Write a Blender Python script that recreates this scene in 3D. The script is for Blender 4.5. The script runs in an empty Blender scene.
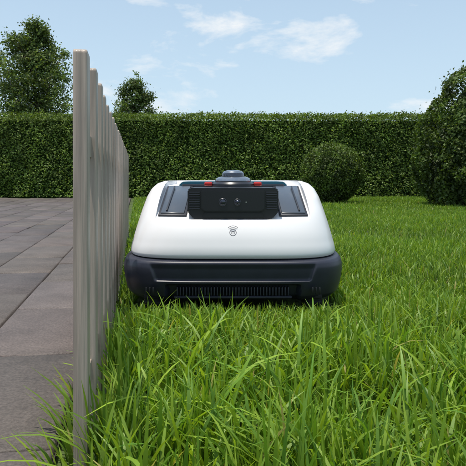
import bpy, bmesh, math, numpy as np
from mathutils import Vector, Matrix
rng=np.random.default_rng(7)
S=bpy.context.scene
COL=S.collection
F=600.0; CH=0.268

# ---------------------------------------------------------------- helpers
def link(o,parent=None):
    COL.objects.link(o)
    if parent: o.parent=parent
    return o
def np_mesh(name,V,faces,mats,smooth=False,cols=None,mi=None):
    me=bpy.data.meshes.new(name)
    V=np.asarray(V,dtype=np.float32); faces=np.asarray(faces,dtype=np.int32)
    n,k=faces.shape
    me.vertices.add(len(V)); me.vertices.foreach_set('co',V.ravel())
    me.loops.add(n*k); me.loops.foreach_set('vertex_index',faces.ravel())
    me.polygons.add(n)
    me.polygons.foreach_set('loop_start',np.arange(0,n*k,k,dtype=np.int32))
    me.polygons.foreach_set('loop_total',np.full(n,k,dtype=np.int32))
    if smooth: me.polygons.foreach_set('use_smooth',np.ones(n,dtype=bool))
    if cols is not None:
        a=me.color_attributes.new('Col','FLOAT_COLOR','POINT')
        c=np.ones((len(V),4),dtype=np.float32); c[:,:3]=cols
        a.data.foreach_set('color',c.ravel())
    me.update(); me.validate()
    for m in mats: me.materials.append(m)
    return bpy.data.objects.new(name,me)
def py_mesh(name,V,Fs,mat,smooth=False,sharp=None):
    me=bpy.data.meshes.new(name); me.from_pydata([tuple(v) for v in V],[],Fs); me.update()
    if mat: me.materials.append(mat)
    if smooth:
        me.polygons.foreach_set('use_smooth',[True]*len(me.polygons))
        if sharp: me.set_sharp_from_angle(angle=math.radians(sharp))
    return bpy.data.objects.new(name,me)
def vnoise(P,seed=0):
    P=np.asarray(P,dtype=np.float64); i=np.floor(P).astype(np.int64); f=P-i; f=f*f*(3-2*f)
    def h(a,b,c):
        n=(a*374761393+b*668265263+c*2147483647+seed*1274126177)&0xffffffff
        n=((n^(n>>13))*1274126177)&0xffffffff
        n=((n^(n>>16))*2246822519)&0xffffffff
        return ((n^(n>>15))&0xffffff)/float(0xffffff)
    r=0
    for dx in (0,1):
        for dy in (0,1):
            for dz in (0,1):
                w=(f[:,0] if dx else 1-f[:,0])*(f[:,1] if dy else 1-f[:,1])*(f[:,2] if dz else 1-f[:,2])
                r=r+w*h(i[:,0]+dx,i[:,1]+dy,i[:,2]+dz)
    return r
def fnoise(P,seed=0):
    P=np.asarray(P); return 0.55*vnoise(P,seed)+0.3*vnoise(P*2.1,seed+1)+0.15*vnoise(P*4.3,seed+2)

def mat(name,col,rough=0.5,metal=0.0,coat=0.0,spec=0.5,bump=None,var=0.0,vscale=20,stretch=None):
    m=bpy.data.materials.new(name); m.use_nodes=True
    nt=m.node_tree; b=nt.nodes['Principled BSDF']
    b.inputs['Base Color'].default_value=(*col,1); b.inputs['Roughness'].default_value=rough
    b.inputs['Metallic'].default_value=metal; b.inputs['Coat Weight'].default_value=coat
    b.inputs['Specular IOR Level'].default_value=spec
    tc=nt.nodes.new('ShaderNodeTexCoord'); src=tc.outputs['Object']
    if stretch:
        mp=nt.nodes.new('ShaderNodeMapping'); mp.inputs['Scale'].default_value=stretch
        nt.links.new(src,mp.inputs['Vector']); src=mp.outputs[0]
    if bump:
        n=nt.nodes.new('ShaderNodeTexNoise'); n.inputs['Scale'].default_value=bump[0]; n.inputs['Detail'].default_value=3
        nt.links.new(src,n.inputs['Vector'])
        bp=nt.nodes.new('ShaderNodeBump'); bp.inputs['Strength'].default_value=bump[1]; bp.inputs['Distance'].default_value=bump[2]
        nt.links.new(n.outputs['Fac'],bp.inputs['Height']); nt.links.new(bp.outputs['Normal'],b.inputs['Normal'])
    if var>0:
        n=nt.nodes.new('ShaderNodeTexNoise'); n.inputs['Scale'].default_value=vscale; n.inputs['Detail'].default_value=5
        nt.links.new(src,n.inputs['Vector'])
        r=nt.nodes.new('ShaderNodeMapRange'); r.inputs['From Min'].default_value=0.3; r.inputs['From Max'].default_value=0.7
        r.inputs['To Min'].default_value=1-var; r.inputs['To Max'].default_value=1+var
        nt.links.new(n.outputs['Fac'],r.inputs['Value'])
        x=nt.nodes.new('ShaderNodeVectorMath'); x.operation='SCALE'; x.inputs[0].default_value=col
        nt.links.new(r.outputs['Result'],x.inputs['Scale']); nt.links.new(x.outputs['Vector'],b.inputs['Base Color'])
    return m
def leafmat(name,trans=0.35,rough=0.4,tcol=(1.25,1.25,0.5),gl=0.05):
    m=bpy.data.materials.new(name); m.use_nodes=True; nt=m.node_tree
    nt.nodes.remove(nt.nodes['Principled BSDF']); out=nt.nodes['Material Output']
    a=nt.nodes.new('ShaderNodeAttribute'); a.attribute_name='Col'
    b=nt.nodes.new('ShaderNodeBsdfDiffuse'); nt.links.new(a.outputs['Color'],b.inputs['Color'])
    t=nt.nodes.new('ShaderNodeBsdfTranslucent')
    mu=nt.nodes.new('ShaderNodeVectorMath'); mu.operation='MULTIPLY'; mu.inputs[1].default_value=tcol
    nt.links.new(a.outputs['Color'],mu.inputs[0]); nt.links.new(mu.outputs['Vector'],t.inputs['Color'])
    mx=nt.nodes.new('ShaderNodeMixShader'); mx.inputs[0].default_value=trans
    nt.links.new(b.outputs[0],mx.inputs[1]); nt.links.new(t.outputs[0],mx.inputs[2])
    g=nt.nodes.new('ShaderNodeBsdfGlossy'); g.inputs['Roughness'].default_value=rough; g.inputs['Color'].default_value=(0.9,1,0.8,1)
    m2=nt.nodes.new('ShaderNodeMixShader'); m2.inputs[0].default_value=gl
    nt.links.new(mx.outputs[0],m2.inputs[1]); nt.links.new(g.outputs[0],m2.inputs[2])
    nt.links.new(m2.outputs[0],out.inputs['Surface'])
    return m

# ---------------------------------------------------------------- camera / light / world
cam=bpy.data.cameras.new('camera'); co=bpy.data.objects.new('camera',cam); link(co)
co.location=(0,0,CH); co.rotation_euler=(math.radians(90),0,0)
cam.sensor_width=36; cam.lens=F/466*36; cam.shift_y=-55/466; cam.clip_start=0.02; cam.clip_end=2000
S.camera=co
sd=Vector((-0.13,-0.07,0.90)).normalized()
sun=bpy.data.lights.new('sun','SUN'); sun.energy=4.6; sun.angle=math.radians(0.8); sun.color=(1,0.94,0.83)
so=bpy.data.objects.new('sun',sun); link(so); so.rotation_euler=sd.to_track_quat('Z','Y').to_euler(); so.location=(-2,-1,8)
w=bpy.data.worlds.new('World'); S.world=w; w.use_nodes=True; nt=w.node_tree
bg=nt.nodes['Background']; bg.inputs['Strength'].default_value=0.15
sky=nt.nodes.new('ShaderNodeTexSky'); sky.sky_type='NISHITA'; sky.sun_disc=False
sky.sun_elevation=math.asin(sd.z); sky.sun_rotation=math.atan2(sd.x,sd.y)
sky.air_density=1.0; sky.dust_density=0.8; sky.ozone_density=1.5
tc=nt.nodes.new('ShaderNodeTexCoord')
hz=nt.nodes.new('ShaderNodeMixRGB'); hz.inputs[2].default_value=(4.15,5.35,6.25,1)
sp=nt.nodes.new('ShaderNodeSeparateXYZ'); nt.links.new(tc.outputs['Generated'],sp.inputs[0])
hr=nt.nodes.new('ShaderNodeMapRange'); hr.inputs['From Min'].default_value=0.0; hr.inputs['From Max'].default_value=0.42
hr.inputs['To Min'].default_value=0.92; hr.inputs['To Max'].default_value=0.45
nt.links.new(sp.outputs['Z'],hr.inputs['Value']); nt.links.new(hr.outputs[0],hz.inputs[0])
nt.links.new(sky.outputs[0],hz.inputs[1])
mp=nt.nodes.new('ShaderNodeMapping'); mp.inputs['Scale'].default_value=(1,1,2.3)
mp.inputs['Location'].default_value=(0.35,0.2,0.1)
no=nt.nodes.new('ShaderNodeTexNoise'); no.inputs['Scale'].default_value=6.5; no.inputs['Detail'].default_value=8; no.inputs['Roughness'].default_value=0.58
no.inputs['Distortion'].default_value=0.3
rp=nt.nodes.new('ShaderNodeValToRGB'); rp.color_ramp.elements[0].position=0.54; rp.color_ramp.elements[1].position=0.70
rp.color_ramp.elements[1].color=(0.95,0.95,0.95,1)
mx=nt.nodes.new('ShaderNodeMixRGB'); mx.inputs[2].default_value=(6.25,6.4,6.5,1)
nt.links.new(tc.outputs['Generated'],mp.inputs['Vector']); nt.links.new(mp.outputs[0],no.inputs['Vector'])
nt.links.new(no.outputs['Fac'],rp.inputs[0]); nt.links.new(rp.outputs[0],mx.inputs[0]); nt.links.new(hz.outputs[0],mx.inputs[1])
nt.links.new(mx.outputs[0],bg.inputs['Color'])
S.view_settings.view_transform='Standard'; S.view_settings.look='None'; S.view_settings.exposure=0

# ---------------------------------------------------------------- fence geometry line
FD=np.array([-0.16,1.0]); FD/=np.linalg.norm(FD); FN=np.array([FD[1],-FD[0]])   # FN points right
F0=np.array([-0.1385,0.545])
def fline_x(y): return F0[0]-0.16*(y-F0[1])

# ---------------------------------------------------------------- ground
gm=mat('ground_mat',(0.055,0.085,0.018),0.95,var=0.35,vscale=6,bump=(60,0.6,0.02))
g=py_mesh('ground',[(-600,-600,-.02),(600,-600,-.02),(600,900,-.02),(-600,900,-.02)],[(0,1,2,3)],gm); link(g)

# pavement ----------------------------------------------------------
pm=bpy.data.materials.new('paver_mat'); pm.use_nodes=True; nt=pm.node_tree; b=nt.nodes['Principled BSDF']
a=nt.nodes.new('ShaderNodeAttribute'); a.attribute_name='Col'; tcn=nt.nodes.new('ShaderNodeTexCoord')
n1=nt.nodes.new('ShaderNodeTexNoise'); n1.inputs['Scale'].default_value=9; n1.inputs['Detail'].default_value=8; n1.inputs['Roughness'].default_value=0.7
n2=nt.nodes.new('ShaderNodeTexNoise'); n2.inputs['Scale'].default_value=260; n2.inputs['Detail'].default_value=3
nt.links.new(tcn.outputs['Object'],n1.inputs['Vector']); nt.links.new(tcn.outputs['Object'],n2.inputs['Vector'])
r1=nt.nodes.new('ShaderNodeMapRange'); r1.inputs['From Min'].default_value=0.3; r1.inputs['From Max'].default_value=0.7; r1.inputs['To Min'].default_value=0.70; r1.inputs['To Max'].default_value=1.24
r2=nt.nodes.new('ShaderNodeMapRange'); r2.inputs['From Min'].default_value=0.3; r2.inputs['From Max'].default_value=0.7; r2.inputs['To Min'].default_value=0.72; r2.inputs['To Max'].default_value=1.28
nt.links.new(n1.outputs[0],r1.inputs[0]); nt.links.new(n2.outputs[0],r2.inputs[0])
mm=nt.nodes.new('ShaderNodeMath'); mm.operation='MULTIPLY'; nt.links.new(r1.outputs[0],mm.inputs[0]); nt.links.new(r2.outputs[0],mm.inputs[1])
sc=nt.nodes.new('ShaderNodeVectorMath'); sc.operation='SCALE'; nt.links.new(a.outputs['Color'],sc.inputs[0]); nt.links.new(mm.outputs[0],sc.inputs['Scale'])
nt.links.new(sc.outputs[0],b.inputs['Base Color']); b.inputs['Roughness'].default_value=0.6; b.inputs['Specular IOR Level'].default_value=0.4
bp=nt.nodes.new('ShaderNodeBump'); bp.inputs['Strength'].default_value=0.6; bp.inputs['Distance'].default_value=0.0015
nt.links.new(n2.outputs[0],bp.inputs['Height']); nt.links.new(bp.outputs[0],b.inputs['Normal'])
V=[];Q=[];C=[];k=0
PW,PL=0.165,0.33
for ci in range(49):
    for ri in range(-4,31):
        u0=-(0.03+ci*PW)-PW; v0=ri*PL+(0.5*PL if ci%2 else 0)-0.6
        gp=0.0018; e=0.0028
        dz=rng.normal(0,0.0007); tx=rng.normal(0,.0006)
        c=np.array([0.098,0.080,0.074])*rng.uniform(0.80,1.20)*np.array([1,rng.uniform(.97,1.03),rng.uniform(.94,1.06)])
        pts=[]
        for (du,dv,z) in ((gp,gp,-.02),(PW-gp,gp,-.02),(PW-gp,PL-gp,-.02),(gp,PL-gp,-.02),
                          (gp,gp,-e),(PW-gp,gp,-e),(PW-gp,PL-gp,-e),(gp,PL-gp,-e),
                          (gp+e,gp+e,0),(PW-gp-e,gp+e,0),(PW-gp-e,PL-gp-e,0),(gp+e,PL-gp-e,0)):
            p=F0+FN*(u0+du)+FD*(v0+dv); pts.append((p[0],p[1],z+dz+(tx if du>PW/2 else -tx)))
        if p[1]>8.15: continue
        V+=pts; C+=[c]*12
        for a0,b0 in ((0,4),(4,8)):
            for j in range(4): Q.append((k+a0+j,k+a0+(j+1)%4,k+b0+(j+1)%4,k+b0+j))
        Q.append((k+8,k+9,k+10,k+11)); k+=12
pv=np_mesh('stone_pavement',V,Q,[pm],cols=np.array(C)); link(pv)
jm=mat('joint_mat',(0.035,0.030,0.027),0.95,var=0.3,vscale=40)
def fp(u,v,z): p=F0+FN*u+FD*v; return (p[0],p[1],z)
jb=py_mesh('joint_bed',[fp(-8.2,-1.6,-.010),fp(-.03,-1.6,-.010),fp(-.03,7.7,-.010),fp(-8.2,7.7,-.010)],[(0,1,2,3)],jm); link(jb,pv)

# ---------------------------------------------------------------- fence
fe=bpy.data.objects.new('picket_fence',None); link(fe)
fm=mat('weathered_wood',(0.37,0.298,0.245),0.45,spec=0.5,var=0.36,vscale=150,bump=(330,0.7,0.0015),stretch=(1,1,0.035))
def picket(name,v,H,wd=0.034,th=0.0128):
    R=0.004
    pts=[(-wd/2,-.03),(wd/2,-.03)]
    for i in range(0,5):
        a_=math.pi/2*i/4; pts.append((wd/2-R+R*math.cos(a_),H-R+R*math.sin(a_)))
    for i in range(0,5):
        a_=math.pi/2+math.pi/2*i/4; pts.append((-wd/2+R+R*math.cos(a_),H-R+R*math.sin(a_)))
    n=len(pts); V=[];Fc=[]
    e=0.0012
    layers=[(-th/2,e),(-th/2+e*.3,e*.3),(-th/2+e,0),(th/2-e,0),(th/2-e*.3,e*.3),(th/2,e)]
    lean=rng.normal(0,.0006)
    for (u,ins) in layers:
        for (a_,z) in pts:
            s=(wd/2-ins)/(wd/2); zz=z if z<H-R else z-ins
            V.append(fp(u+lean*z/H,v+a_*s,zz))
    for L in range(len(layers)-1):
        for j in range(n): Fc.append((L*n+j,L*n+(j+1)%n,(L+1)*n+(j+1)%n,(L+1)*n+j))
    Fc.append(tuple(range(n))[::-1]); Fc.append(tuple(range((len(layers)-1)*n,len(layers)*n)))
    o=py_mesh(name,V,Fc,fm,smooth=True,sharp=40); link(o,fe)
NP=26; SP=0.106
for i in range(NP):
    picket('picket_%d'%(i+1),0.017+i*SP,0.387+rng.normal(0,.0010))
for ri,z0 in enumerate((0.05,0.29)):
    V=[fp(u,v,z) for v in (0.02,(NP-1)*SP+.02) for (u,z) in ((-.0042,z0),(.0020,z0),(.0020,z0+.022),(-.0042,z0+.022))]
    link(py_mesh('rail_%d'%(ri+1),V,[(0,1,5,4),(1,2,6,5),(2,3,7,6),(3,0,4,7),(3,2,1,0),(4,5,6,7)],fm),fe)

# ---------------------------------------------------------------- grass
def blades(X,Y,H,W,lean,droop,az,seg,colbase,zb=None):
    N=len(X); K=seg+1
    t=np.linspace(0,1,K)[None,:]
    dx=np.cos(az)[:,None]; dy=np.sin(az)[:,None]
    L=lean[:,None]*H[:,None]; 
    r=L*(0.35*t+0.65*t**2.2)
    z=H[:,None]*(t-droop[:,None]*t**3.2)
    cx=X[:,None]+dx*r; cy=Y[:,None]+dy*r; cz=z-0.02
    tw=az+rng.normal(0,0.7,N)+math.pi/2
    tw2=rng.normal(0,.5,N)
    ang=tw[:,None]+tw2[:,None]*t
    wd=(W[:,None]*0.5)*np.minimum(1,0.55+1.6*t)*np.sqrt(np.maximum(1-t**1.8,0.0))+0.00012
    V=np.empty((N,K,2,3))
    V[:,:,0,0]=cx-np.cos(ang)*wd; V[:,:,0,1]=cy-np.sin(ang)*wd; V[:,:,0,2]=cz
    V[:,:,1,0]=cx+np.cos(ang)*wd; V[:,:,1,1]=cy+np.sin(ang)*wd; V[:,:,1,2]=cz
    base=(np.arange(N)*K*2)[:,None]; j=np.arange(seg)[None,:]*2
    q=np.stack([base+j,base+j+1,base+j+3,base+j+2],-1).reshape(-1,4)
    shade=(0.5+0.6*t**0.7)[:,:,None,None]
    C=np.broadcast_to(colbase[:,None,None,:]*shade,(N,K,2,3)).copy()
    return V.reshape(-1,3),q,C.reshape(-1,3)
def grasscol(N,X,Y,dry=0.05,bright=1.0):
    n=fnoise(np.stack([X*3,Y*3,0*X],1),5)
    c=np.array([0.215,0.315,0.030])[None]*np.ones((N,1))
    m=rng.random(N)[:,None]; c=c*(1-m)+np.array([0.080,0.175,0.020])*m
    d=rng.random(N)<dry; c[d]=np.array([0.34,0.30,0.10])
    return c*(0.75+0.5*n[:,None])*bright
parts=[]
def excl(X,Y):
    inside=(np.abs(X)<0.225)&(Y>1.215)&(Y<1.83)
    return ~inside
def right_of_fence(X,Y,m=0.012): return X>fline_x(Y)+m
def zone_tall():
    NT=2300
    tx=rng.uniform(-0.35,1.25,NT); ty=rng.uniform(0.33,1.5,NT)
    ok=right_of_fence(tx,ty,0.0)&(tx<0.55*ty+0.35); tx=tx[ok];ty=ty[ok]
    nb=rng.integers(9,20,len(tx)); idx=np.repeat(np.arange(len(tx)),nb)
    X=tx[idx]+rng.normal(0,0.011,len(idx)); Y=ty[idx]+rng.normal(0,0.011,len(idx))
    tall=np.clip((1.30-Y)/0.35,0,1)
    Hn=fnoise(np.stack([X*6,Y*6,0*X],1),9)
    th=(0.85+0.3*rng.random(len(tx)))[idx]
    H=(0.034+tall*0.060)*th*(0.7+0.6*Hn)*rng.uniform(0.6,1.15,len(X))
    ok=right_of_fence(X,Y)&excl(X,Y); 
    X,Y,H=X[ok],Y[ok],H[ok]; N=len(X)
    near=(Y>0.98)&(Y<1.22)&(np.abs(X)<.25); H[near]*=0.74
    az=rng.uniform(0,2*math.pi,N)
    W=rng.uniform(0.0024,0.0052,N)
    lean=np.abs(rng.normal(0.38,0.28,N)); dr=np.clip(lean*0.35+rng.normal(0,.05,N),0,0.6)
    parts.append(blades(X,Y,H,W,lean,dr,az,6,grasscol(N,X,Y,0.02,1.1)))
    N=380; X=rng.uniform(-0.2,0.75,N); Y=rng.uniform(0.5,1.08,N); ok=right_of_fence(X,Y)&excl(X,Y); X,Y=X[ok],Y[ok]; N=len(X)
    H=rng.uniform(0.09,0.15,N)*np.where(Y>0.9,0.66,1); lean=rng.uniform(0.3,1.1,N)
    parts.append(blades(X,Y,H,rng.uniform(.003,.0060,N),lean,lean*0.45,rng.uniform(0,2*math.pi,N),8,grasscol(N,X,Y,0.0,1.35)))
zone_tall()
def zone(N,x0,x1,y0,y1,h,wd,seg,cone=True):
    X=rng.uniform(x0,x1,N); Y=rng.uniform(y0,y1,N)
    ok=right_of_fence(X,Y)&excl(X,Y)
    X,Y=X[ok],Y[ok]; N=len(X)
    n=fnoise(np.stack([X*5,Y*5,0*X],1),11)
    H=h*(0.65+0.7*n)*rng.uniform(0.65,1.2,N); W=rng.uniform(0.8,1.3,N)*wd
    lean=np.abs(rng.normal(0.35,0.3,N))
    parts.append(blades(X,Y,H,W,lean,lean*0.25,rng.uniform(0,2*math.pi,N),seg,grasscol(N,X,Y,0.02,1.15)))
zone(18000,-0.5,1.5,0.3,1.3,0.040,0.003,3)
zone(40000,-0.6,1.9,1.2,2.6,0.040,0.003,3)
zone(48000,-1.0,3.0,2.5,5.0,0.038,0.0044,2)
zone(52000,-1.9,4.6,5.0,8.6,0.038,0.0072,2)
N=46; Y=rng.uniform(0.5,0.75,N); X=fline_x(Y)-rng.uniform(0.008,0.022,N)
parts.append(blades(X,Y,rng.uniform(.03,.075,N),rng.uniform(.002,.004,N),rng.uniform(.2,.9,N),rng.uniform(0,.3,N),rng.uniform(2.2,4.2,N),6,grasscol(N,X,Y,.1)))
off=0;Vs=[];Qs=[];Cs=[]
for v,q,c in parts:
    Vs.append(v);Qs.append(q+off);Cs.append(c);off+=len(v)
gl=leafmat('grass_blade',0.42,0.50,(1.45,1.4,0.5),0.030)
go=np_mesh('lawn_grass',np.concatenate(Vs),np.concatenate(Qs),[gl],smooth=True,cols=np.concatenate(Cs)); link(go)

# ---------------------------------------------------------------- foliage
def leaves(P,Nrm,size,col,spread=0.8):
    N=len(P)
    n=Nrm+rng.normal(0,spread,(N,3)); n/=np.linalg.norm(n,axis=1)[:,None]+1e-9
    a_=rng.normal(0,1,(N,3)); u=np.cross(n,a_); u/=np.linalg.norm(u,axis=1)[:,None]+1e-9
    v=np.cross(n,u); s=size[:,None]
    b=P-u*s*0.5; t=P+u*s*0.5; l=P+v*s*0.3+n*s*0.1; r=P-v*s*0.3+n*s*0.1
    V=np.stack([b,l,t,r],1).reshape(-1,3)
    k=(np.arange(N)*4)[:,None]
    T=np.stack([k[:,0],k[:,0]+1,k[:,0]+2,k[:,0],k[:,0]+2,k[:,0]+3],1).reshape(-1,3)
    return V,T,np.repeat(col,4,axis=0)
lm=leafmat('hedge_leaf',0.36,0.5,(1.3,1.35,0.5),0.025)
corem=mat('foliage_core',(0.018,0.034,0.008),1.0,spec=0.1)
barkm=mat('bark',(0.10,0.075,0.05),0.9,var=.3,vscale=12,bump=(30,.6,.02))
def leafcol(P,base,sc,seed,amp=0.9):
    n=fnoise(P*sc,seed)[:,None]; N=len(P)
    c=np.array(base)[None]*(0.35+amp*1.3*n)*rng.uniform(0.6,1.4,(N,1))
    y=rng.random(N)<0.12; c[y]*=np.array([1.5,1.3,0.9])
    return c
def hedge():
    x0,x1,y0,H,D=-7.0,7.5,8.5,1.20,0.9
    N=80000
    x=rng.uniform(x0,x1,N); z=rng.uniform(0.0,H,N)
    P0=np.stack([x*2.2,z*1.4,0*x],1)
    d=0.18*fnoise(P0,3)+0.11*fnoise(P0*3.5,4)
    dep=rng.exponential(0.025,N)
    edge=np.clip((z-(H-0.10))/0.10,0,1)**2*0.08
    P=np.stack([x,y0-0.10+d+dep+edge+0.14*(z/H-.5),z],1)
    Nn=np.tile([0,-1,0.8],(N,1))
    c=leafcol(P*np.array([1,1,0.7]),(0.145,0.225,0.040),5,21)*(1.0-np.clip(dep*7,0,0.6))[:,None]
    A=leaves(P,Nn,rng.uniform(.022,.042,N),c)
    N=32000
    x=rng.uniform(x0,x1,N); y=rng.uniform(y0-0.04,y0+D,N)
    P0=np.stack([x*3,y*3,0*x],1); zt=H-0.05+0.07*fnoise(P0,7)+np.where(rng.random(N)<0.12,rng.exponential(.013,N),-rng.exponential(.02,N))
    P=np.stack([x,y,zt],1); c=leafcol(P,(0.10,0.155,0.028),6,22)
    B=leaves(P,np.tile([0,-.2,1],(N,1)),rng.uniform(.022,.04,N),c)
    N=5000; y=rng.uniform(y0,y0+D,N); z=rng.uniform(0,H,N); x=np.where(rng.random(N)<.5,x0,x1)+rng.normal(0,.03,N)
    Cc=leaves(np.stack([x,y,z],1),np.tile([0,0,1],(N,1)),rng.uniform(.03,.05,N),leafcol(np.stack([x,y,z],1),(0.06,0.11,0.018),5,23))
    N=9000; x=rng.uniform(x0,x1,N); z=rng.uniform(0,H,N); P=np.stack([x,y0+D+rng.normal(0,.03,N),z],1)
    Dd=leaves(P,np.tile([0,1,.4],(N,1)),rng.uniform(.04,.07,N),leafcol(P,(0.06,0.11,0.018),5,24))
    off=0;vs=[];ts=[];cs=[]
    for v,t,c in (A,B,Cc,Dd): vs.append(v);ts.append(t+off);cs.append(c);off+=len(v)
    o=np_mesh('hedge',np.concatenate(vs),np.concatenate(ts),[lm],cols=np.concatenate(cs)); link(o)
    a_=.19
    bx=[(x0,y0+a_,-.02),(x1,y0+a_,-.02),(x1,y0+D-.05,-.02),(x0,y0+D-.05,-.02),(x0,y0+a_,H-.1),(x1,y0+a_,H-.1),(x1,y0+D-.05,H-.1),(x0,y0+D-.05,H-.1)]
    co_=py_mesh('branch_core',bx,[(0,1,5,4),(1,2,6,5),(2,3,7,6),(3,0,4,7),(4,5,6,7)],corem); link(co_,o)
hedge()
def revbush(name,cx,cy,prof,N,ls,base,lump,lsc,seed,up=0.4):
    zs=np.array([p[0] for p in prof]); rs=np.array([p[1] for p in prof]); H=zs[-1]
    zz=rng.uniform(0,H,N*3); rr=np.interp(zz,zs,rs); keep=rng.random(N*3)<(rr+0.06)/(rs.max()+.06); zz=zz[keep][:N]; rr=rr[keep][:N]; N=len(zz)
    th=rng.uniform(0,2*math.pi,N)
    D=np.stack([np.cos(th),np.sin(th),0*th],1)
    P0=np.stack([cx+D[:,0]*rr,cy+D[:,1]*rr,zz],1)
    n=fnoise(P0*lsc,seed)-0.5
    n2=fnoise(P0*lsc*3,seed+3)-0.5
    R=np.maximum(rr+lump*2*n+lump*n2-rng.exponential(ls*0.9,N)+np.where(rng.random(N)<.06,rng.exponential(ls*1.2,N),0),0.0)
    P=np.stack([cx+D[:,0]*R,cy+D[:,1]*R,zz+rng.normal(0,ls*.4,N)+lump*1.0*n],1)
    c=leafcol(P,base,lsc*1.6,seed+5)*np.clip(0.75+2.2*n2,0.3,1.6)[:,None]
    slope=np.gradient(rs,zs); sl=np.interp(zz,zs,slope)
    Nn=D.copy(); Nn[:,2]=np.clip(-sl,-0.5,3)+up
    Nn/=np.linalg.norm(Nn,axis=1)[:,None]
    v,t,c=leaves(P,Nn,rng.uniform(.7,1.3,N)*ls,c)
    o=np_mesh(name,v,t,[lm],cols=c); link(o)
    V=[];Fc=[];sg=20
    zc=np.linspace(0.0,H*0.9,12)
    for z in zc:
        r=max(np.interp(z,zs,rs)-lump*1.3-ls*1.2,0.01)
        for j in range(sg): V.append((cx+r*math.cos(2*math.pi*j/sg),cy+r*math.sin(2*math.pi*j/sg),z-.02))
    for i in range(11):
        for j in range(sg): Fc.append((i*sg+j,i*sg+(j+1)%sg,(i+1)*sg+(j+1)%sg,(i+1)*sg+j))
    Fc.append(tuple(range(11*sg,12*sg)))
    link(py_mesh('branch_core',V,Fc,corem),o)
R=0.335
ball=[(R*(1-math.cos(a_))*1.0,R*max(math.sin(a_),0.0)) for a_ in np.linspace(0.25,math.pi,24)]
ball=[(z-ball[0][0],r) for z,r in ball]
revbush('boxwood_topiary',1.105,6.7,ball,15000,.022,(0.105,0.165,0.032),0.024,8,31)
revbush('conifer_shrub',2.62,6.1,[(0,.58),(.15,.68),(.4,.75),(.7,.72),(.95,.62),(1.15,.50),(1.3,.38),(1.45,.24),(1.58,.03)],40000,.032,(0.078,0.125,0.027),0.13,3.4,41,0.6)

def tree(name,cx,cy,H,prof,nl,seed,ls,base,dens=46):
    r_=np.random.default_rng(seed)
    root=bpy.data.objects.new(name,None); link(root)
    V=[];Q=[]
    def limb(pts,rad,sg=6):
        k=len(V)
        for i,(p,r) in enumerate(zip(pts,rad)):
            d=Vector(pts[min(i+1,len(pts)-1)])-Vector(pts[max(i-1,0)]); d.normalize()
            a_=d.orthogonal().normalized(); b_=d.cross(a_)
            for j in range(sg):
                t=2*math.pi*j/sg; q=Vector(p)+a_*r*math.cos(t)+b_*r*math.sin(t); V.append(tuple(q))
        for i in range(len(pts)-1):
            for j in range(sg): Q.append((k+i*sg+j,k+i*sg+(j+1)%sg,k+(i+1)*sg+(j+1)%sg,k+(i+1)*sg+j))
    tp=[(cx+0.04*H*math.sin(i*1.1+seed)*i/10*.5,cy,-.03+H*0.95*i/10) for i in range(11)]
    limb(tp,[0.02*H*(1-i/10.5)+.004 for i in range(11)],9)
    zs=[p[0] for p in prof]; rs=[p[1] for p in prof]
    LP=[]
    for i in range(nl):
        f=0.16+0.80*(i+r_.random())/nl; z0=f*H; az=r_.uniform(0,2*math.pi)
        R=np.interp(f,zs,rs)*r_.uniform(0.65,1.12)
        rise=R*r_.uniform(0.3,0.9)
        b0=np.array([np.interp(z0,[q[2] for q in tp],[q[0] for q in tp]),cy,z0-rise*.6])
        e=np.array([cx+math.cos(az)*R,cy+math.sin(az)*R,z0+rise*.4])
        pts=[tuple(b0*(1-t)+e*t+np.array([0,0,-0.12*R*math.sin(math.pi*t)])+ (r_.normal(0,.02,3) if 0<t<1 else 0)) for t in (0,.25,.5,.75,1)]
        limb(pts,[0.006*H*(1-f*.6)*(1-t*.85) for t in (0,.25,.5,.75,1)],5)
        for m in range(7):
            t=r_.uniform(0.3,1.05); c0=b0*(1-t)+e*t; c1=c0+r_.normal(0,1,3)*np.array([.11,.11,.09])*(0.5+R)
            limb([tuple(c0),tuple((c0+c1)/2+r_.normal(0,.01,3)),tuple(c1)],[.006,.004,.002],4)
            LP.append((c1,r_.uniform(0.05,0.13)*(0.6+R*.6),r_.uniform(.55,1.35)))
    link(np_mesh('trunk_and_limbs',V,Q,[barkm],smooth=True),root)
    P=[];Cb=[];Nn=[]
    for c,s,br in LP:
        n=int(dens*(s/.1)**1.2)+10; q=r_.normal(0,1,(n,3))*s*np.array([1,1,.75]); P.append(c+q); Cb.append(np.full(n,br)); Nn.append(q/s+np.array([0,0,.8]))
    P=np.concatenate(P);Cb=np.concatenate(Cb);Nn=np.concatenate(Nn); Nn/=np.linalg.norm(Nn,axis=1)[:,None]
    c=leafcol(P,base,3,seed)*Cb[:,None]
    v,t,c=leaves(P,Nn,r_.uniform(.6,1.3,len(P))*ls,c,0.6)
    link(np_mesh('foliage',v,t,[lm],cols=c),root)
tree('deciduous_tree',-4.66,14.2,4.0,[(0,.7),(.2,.95),(.45,1.08),(.62,.95),(.75,.72),(.88,.42),(1,.12)],90,3,.066,(0.110,0.160,0.050),50)
tree('young_tree',-2.36,14.2,2.62,[(0,.3),(.25,.55),(.5,.62),(.7,.5),(.85,.3),(1,.08)],52,8,.058,(0.100,0.150,0.046),46)

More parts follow.
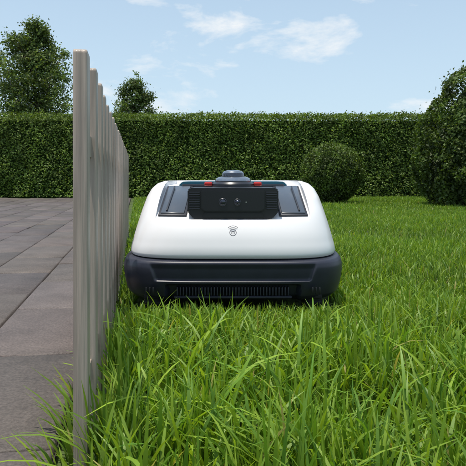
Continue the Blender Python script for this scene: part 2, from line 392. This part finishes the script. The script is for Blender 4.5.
# ---------------------------------------------------------------- robotic mower
mw=bpy.data.objects.new('robotic_lawn_mower',None); link(mw); mw.location=(0,1.2,0)
white=mat('shell_white',(0.80,0.79,0.80),0.36,coat=0.2,bump=(900,0.04,0.0003),var=0.015,vscale=9)
navy=mat('bumper_navy',(0.022,0.024,0.040),0.44,bump=(700,0.1,0.0004),var=0.15,vscale=30)
black=mat('module_black',(0.010,0.011,0.014),0.38)
rubber=mat('rubber_black',(0.012,0.012,0.013),0.7)
glassy=mat('smoked_panel',(0.065,0.08,0.105),0.2,coat=0.3)
frame=mat('panel_frame',(0.022,0.025,0.035),0.35)
teal=mat('teal_lid',(0.015,0.12,0.18),0.35,coat=0.2)
red=mat('red_button',(0.5,0.02,0.015),0.4)
silver=mat('brushed_metal',(0.42,0.43,0.45),0.20,metal=1.0)
lensm=mat('lens_glass',(0.01,0.012,0.03),0.04,coat=1.0)
domeglass=mat('dome_dark',(0.015,0.02,0.035),0.08,coat=1.0)
gray=mat('grey_print',(0.12,0.12,0.14),0.5)
def keyring(keys,nz,N,front=None,exp=4.6):
    zs=np.array([k[0] for k in keys]); 
    zz=np.interp(np.linspace(0,len(keys)-1,nz),np.arange(len(keys)),zs)
    def sm(col):
        ys=np.array([k[col] for k in keys]); t=np.linspace(0,len(keys)-1,nz); out=[]
        for q in t:
            i=min(int(q),len(keys)-2); f=q-i
            p0=ys[max(i-1,0)];p1=ys[i];p2=ys[i+1];p3=ys[min(i+2,len(keys)-1)]
            out.append(0.5*((2*p1)+(-p0+p2)*f+(2*p0-5*p1+4*p2-p3)*f*f+(-p0+3*p1-3*p2+p3)*f**3))
        return np.array(out)
    W_,YF,YB=sm(1),sm(2),sm(3)
    V=[];Fc=[]
    th=np.linspace(0,2*math.pi,N,endpoint=False)+math.pi/N
    for i in range(nz):
        c=np.cos(th);s=np.sin(th); x=W_[i]*np.sign(c)*np.abs(c)**(2/exp); cy=(YF[i]+YB[i])/2; b_=(YB[i]-YF[i])/2
        y=cy+b_*np.sign(s)*np.abs(s)**(2/(exp-.6))
        if front is not None: y=y+front(x,y,zz[i],cy)
        for j in range(N): V.append((x[j],y[j],zz[i]))
    for i in range(nz-1):
        for j in range(N): Fc.append((i*N+j,i*N+(j+1)%N,(i+1)*N+(j+1)%N,(i+1)*N+j))
    Fc.append(tuple(range(N))[::-1]); Fc.append(tuple(range((nz-1)*N,nz*N)))
    return V,Fc
shell_keys=[(.1045,.2265,.010,.60),(.106,.230,.004,.61),(.113,.2315,.000,.615),(.135,.2265,.004,.61),(.165,.2185,.016,.60),(.195,.2105,.038,.59),(.225,.2025,.074,.575),(.243,.195,.112,.56),(.255,.184,.15,.54),(.261,.170,.19,.51)]
V,Fc=keyring(shell_keys,54,200)
shell=py_mesh('shell_tmp',V,Fc,white,True); COL.objects.link(shell)
cx=.1625
prof=[(-.1,.1795),(.047,.1825),(.055,.186),(.195,.246),(.21,.250),(.43,.252),(.45,.262),(.45,.36),(-.1,.36)]
n=len(prof); V=[];Fc=[]
for xx in (-cx,cx):
    for y,z in prof: V.append((xx*(np.interp(z,[.18,.25,.3],[1,.955,.92])),y,z))
for j in range(n): Fc.append((j,(j+1)%n,n+(j+1)%n,n+j))
Fc.append(tuple(range(n))[::-1]);Fc.append(tuple(range(n,2*n)))
cut=py_mesh('cut_tmp',V,Fc,white); COL.objects.link(cut)
for ob in (cut,shell):
    bm=bmesh.new(); bm.from_mesh(ob.data); 
    if ob is cut: bmesh.ops.triangulate(bm,faces=bm.faces)
    bmesh.ops.recalc_face_normals(bm,faces=bm.faces); bm.to_mesh(ob.data); bm.free()
md=shell.modifiers.new('b','BOOLEAN'); md.object=cut; md.operation='DIFFERENCE'; md.solver='EXACT'
bv=shell.modifiers.new('bv','BEVEL'); bv.width=.0035; bv.segments=3; bv.limit_method='ANGLE'; bv.angle_limit=math.radians(38)
bpy.context.view_layer.update()
dg=bpy.context.evaluated_depsgraph_get(); me=bpy.data.meshes.new_from_object(shell.evaluated_get(dg))
me.polygons.foreach_set('use_smooth',[True]*len(me.polygons)); me.set_sharp_from_angle(angle=math.radians(32))
sh=bpy.data.objects.new('shell',me); link(sh,mw)
bpy.data.objects.remove(shell); bpy.data.objects.remove(cut)
def ss(a,b,x): 
    t=np.clip((x-a)/(b-a),0,1); return t*t*(3-2*t)
def bfront(x,y,z,cy):
    isf=(y<cy-.2)
    ax=np.abs(x)
    rec=0.018*(1-ss(.050,.057,z))*(1-ss(.128,.138,ax))
    upper=0.006*ss(.060,.066,z)*(1-ss(.150+.35*(z-.06),.158+.35*(z-.06),ax))*(1-ss(.085,.1,z))
    return np.where(isf,rec+upper,0)
bk=[(.016,.212,.030,.57),(.020,.224,.016,.59),(.030,.2345,.005,.60),(.05,.240,-.003,.615),(.068,.2425,-.007,.62),(.086,.2425,-.009,.62),(.096,.2395,-.008,.62),(.1010,.2355,-.004,.615),(.1035,.228,.006,.60)]
V,Fc=keyring(bk,70,420,bfront,5.2)
bo=py_mesh('bumper',V,Fc,navy,True,38); link(bo,mw)

def box(name,c,s,m,bev=.001,rot=(0,0,0),parent=mw,seg=2):
    bm=bmesh.new(); bmesh.ops.create_cube(bm,size=1)
    bmesh.ops.scale(bm,vec=s,verts=bm.verts)
    if bev: bmesh.ops.bevel(bm,geom=list(bm.edges),offset=bev,segments=seg,affect='EDGES',profile=.5)
    me=bpy.data.meshes.new(name); bm.to_mesh(me); bm.free(); me.materials.append(m)
    me.polygons.foreach_set('use_smooth',[True]*len(me.polygons)); me.set_sharp_from_angle(angle=math.radians(35))
    o=bpy.data.objects.new(name,me); o.location=c; o.rotation_euler=rot; link(o,parent); return o
def lathe(name,prof,m,c,rot=(0,0,0),sg=48,parent=mw):
    V=[];Fc=[]
    for r,z in prof:
        for j in range(sg): V.append((max(r,1e-5)*math.cos(2*math.pi*j/sg),max(r,1e-5)*math.sin(2*math.pi*j/sg),z))
    for i in range(len(prof)-1):
        for j in range(sg): Fc.append((i*sg+j,i*sg+(j+1)%sg,(i+1)*sg+(j+1)%sg,(i+1)*sg+j))
    Fc.append(tuple(range(sg))[::-1]);Fc.append(tuple(range((len(prof)-1)*sg,len(prof)*sg)))
    o=py_mesh(name,V,Fc,m,True,35); o.location=c;o.rotation_euler=rot; link(o,parent); return o
def prism(name,poly,y0,y1,m,bev=.002):
    bm=bmesh.new(); a_=[bm.verts.new((x,y0,z)) for x,z in poly]; b_=[bm.verts.new((x,y1,z)) for x,z in poly]
    n=len(poly); bm.faces.new(a_); bm.faces.new(b_[::-1])
    for j in range(n): bm.faces.new((a_[j],b_[j],b_[(j+1)%n],a_[(j+1)%n]))
    bmesh.ops.recalc_face_normals(bm,faces=bm.faces)
    if bev: bmesh.ops.bevel(bm,geom=list(bm.edges),offset=bev,segments=2,affect='EDGES')
    me=bpy.data.meshes.new(name); bm.to_mesh(me); bm.free(); me.materials.append(m)
    me.polygons.foreach_set('use_smooth',[True]*len(me.polygons)); me.set_sharp_from_angle(angle=math.radians(35))
    o=bpy.data.objects.new(name,me); link(o,mw); return o
for i in range(37):
    x=-.112+i*.0062
    box('grille_slat_%d'%(i+1),(x,.0115,.040),(.0026,.012,.017),navy,.0006)
box('grille_rail',(0,.010,.0285),(.236,.014,.004),navy,.001)
for sx in (-1,1):
    for k_ in range(3):
        box('cheek_slot',(sx*.166+k_*.007-.007,-.0030,.043),(.003,.006,.014),black,.0006)
# deck panels on the sloped floor of the recess
ang=math.atan2(.246-.186,.195-.055)
for sx in (-1,1):
    box('panel_frame',(sx*.125,.125,.2185),(.060,.150,.004),frame,.0015,rot=(ang,0,sx*.035))
    box('smoked_panel',(sx*.125,.125,.2212),(.050,.140,.004),glassy,.0015,rot=(ang,0,sx*.035))
    box('panel_rib',(sx*.137,.122,.2240),(.0035,.125,.003),frame,.001,rot=(ang,0,sx*.05))
prism('teal_lid',[(-.128,.250),(-.118,.2598),(.118,.2598),(.128,.250)],.20,.43,teal,.002)
box('deck_step',(0,.205,.249),(.236,.03,.010),frame,.002)
prism('camera_module',[(-.094,.198),(-.094,.243),(-.089,.2475),(.089,.2475),(.094,.243),(.094,.198),(.082,.184),(-.082,.184)],.040,.15,black,.002)
prism('camera_face',[(-.066,.204),(-.066,.243),(.066,.243),(.066,.204),(.058,.199),(-.058,.199)],.031,.06,black,.002)
for sx in (-1,1):
    for r_ in range(8):
        box('vent_rib',(sx*.0795,.0395,.2045+r_*.0048),(.022,.004,.0022),frame,.0005)
prism('lower_lip',[(-.064,.186),(-.060,.197),(.060,.197),(.064,.186)],.036,.06,black,.0015)
for x,r_ in ((-.021,.0062),(.009,.0050)):
    lathe('lens_ring',[(r_+.0022,0),(r_+.0022,.0024),(r_+.001,.0034),(r_,.003)],frame,(x,.0315,.2185),(math.radians(90),0,0),32)
    lathe('lens',[(r_,.0),(r_,.0026),(r_*.75,.0042),(r_*.4,.005),(0,.0052)],lensm,(x,.0315,.2185),(math.radians(90),0,0),32)
lathe('led_dot',[(.0014,0),(.0014,.001)],silver,(.027,.0312,.2185),(math.radians(90),0,0),16)
lathe('lidar_base',[(.048,.246),(.048,.254),(.044,.2585),(.036,.260)],frame,(0,.175,0))
lathe('lidar_ring',[(.0400,.2585),(.0412,.262),(.0395,.2662),(.034,.2695),(.028,.2712)],silver,(0,.175,0))
lathe('lidar_window',[(.0262,.2705),(.0258,.2765),(.0240,.2798)],domeglass,(0,.175,0))
lathe('lidar_cap',[(.0242,.2795),(.0235,.2812),(.020,.2838),(.013,.2856),(.006,.2864),(0,.2866)],silver,(0,.175,0))
for sx in (-1,1):
    box('red_button',(sx*.056,.165,.2545),(.018,.018,.009),red,.003)
def front_y(z): 
    zs=[k[0] for k in shell_keys]; return float(np.interp(z,zs,[k[2] for k in shell_keys]))
tl=math.radians(90-23)
em=bpy.data.objects.new('emblem',None); link(em,mw); zc=.1575; em.location=(0,front_y(zc)-.0003,zc); em.rotation_euler=(tl,0,0)
def flat_ring(r0,r1,a0,a1,name,h=.0009,sg=40):
    V=[];Fc=[]
    for i in range(sg+1):
        t=a0+(a1-a0)*i/sg
        for r in (r0,r1):
            V.append((r*math.cos(t),r*math.sin(t),h+(max(r*math.sin(t)-.006,0)*.12)))
    for i in range(sg): Fc.append((2*i,2*i+1,2*i+3,2*i+2))
    o=py_mesh(name,V,Fc,gray); link(o,em)
flat_ring(.0060,.0071,0,2*math.pi,'ring')
flat_ring(.0098,.0108,math.radians(48),math.radians(132),'arc_inner')
flat_ring(.0134,.0144,math.radians(44),math.radians(136),'arc_outer')
for x in (-.0028,0,.0028): box('glyph_bar',(x,-.0003,.0006),(.0009,.0050,.0006),gray,0,parent=em)
box('glyph_bar_top',(0,.0026,.0007),(.0065,.0009,.0006),gray,0,parent=em)
# wheels
def wheel(name,x,y,r,wd):
    pr=[(r*.55,-wd/2),(r*.9,-wd/2),(r,-wd*.3),(r,wd*.3),(r*.9,wd/2),(r*.55,wd/2)]
    o=lathe(name,pr,rubber,(x,y,r-.018),(0,math.radians(90),0),40)
    for i in range(20):
        a_=2*math.pi*i/20
        box('tread',(r*math.cos(a_),r*math.sin(a_),0),(.008,.008,wd*.9),rubber,.001,rot=(0,0,a_),parent=o)
for sx in (-1,1):
    wheel('front_wheel',sx*.165,.07,.045,.035)
    wheel('rear_wheel',sx*.19,.46,.09,.05)
box('cutting_deck',(0,.3,.02),(.30,.34,.03),rubber,.006)
print('done',len(go.data.polygons))
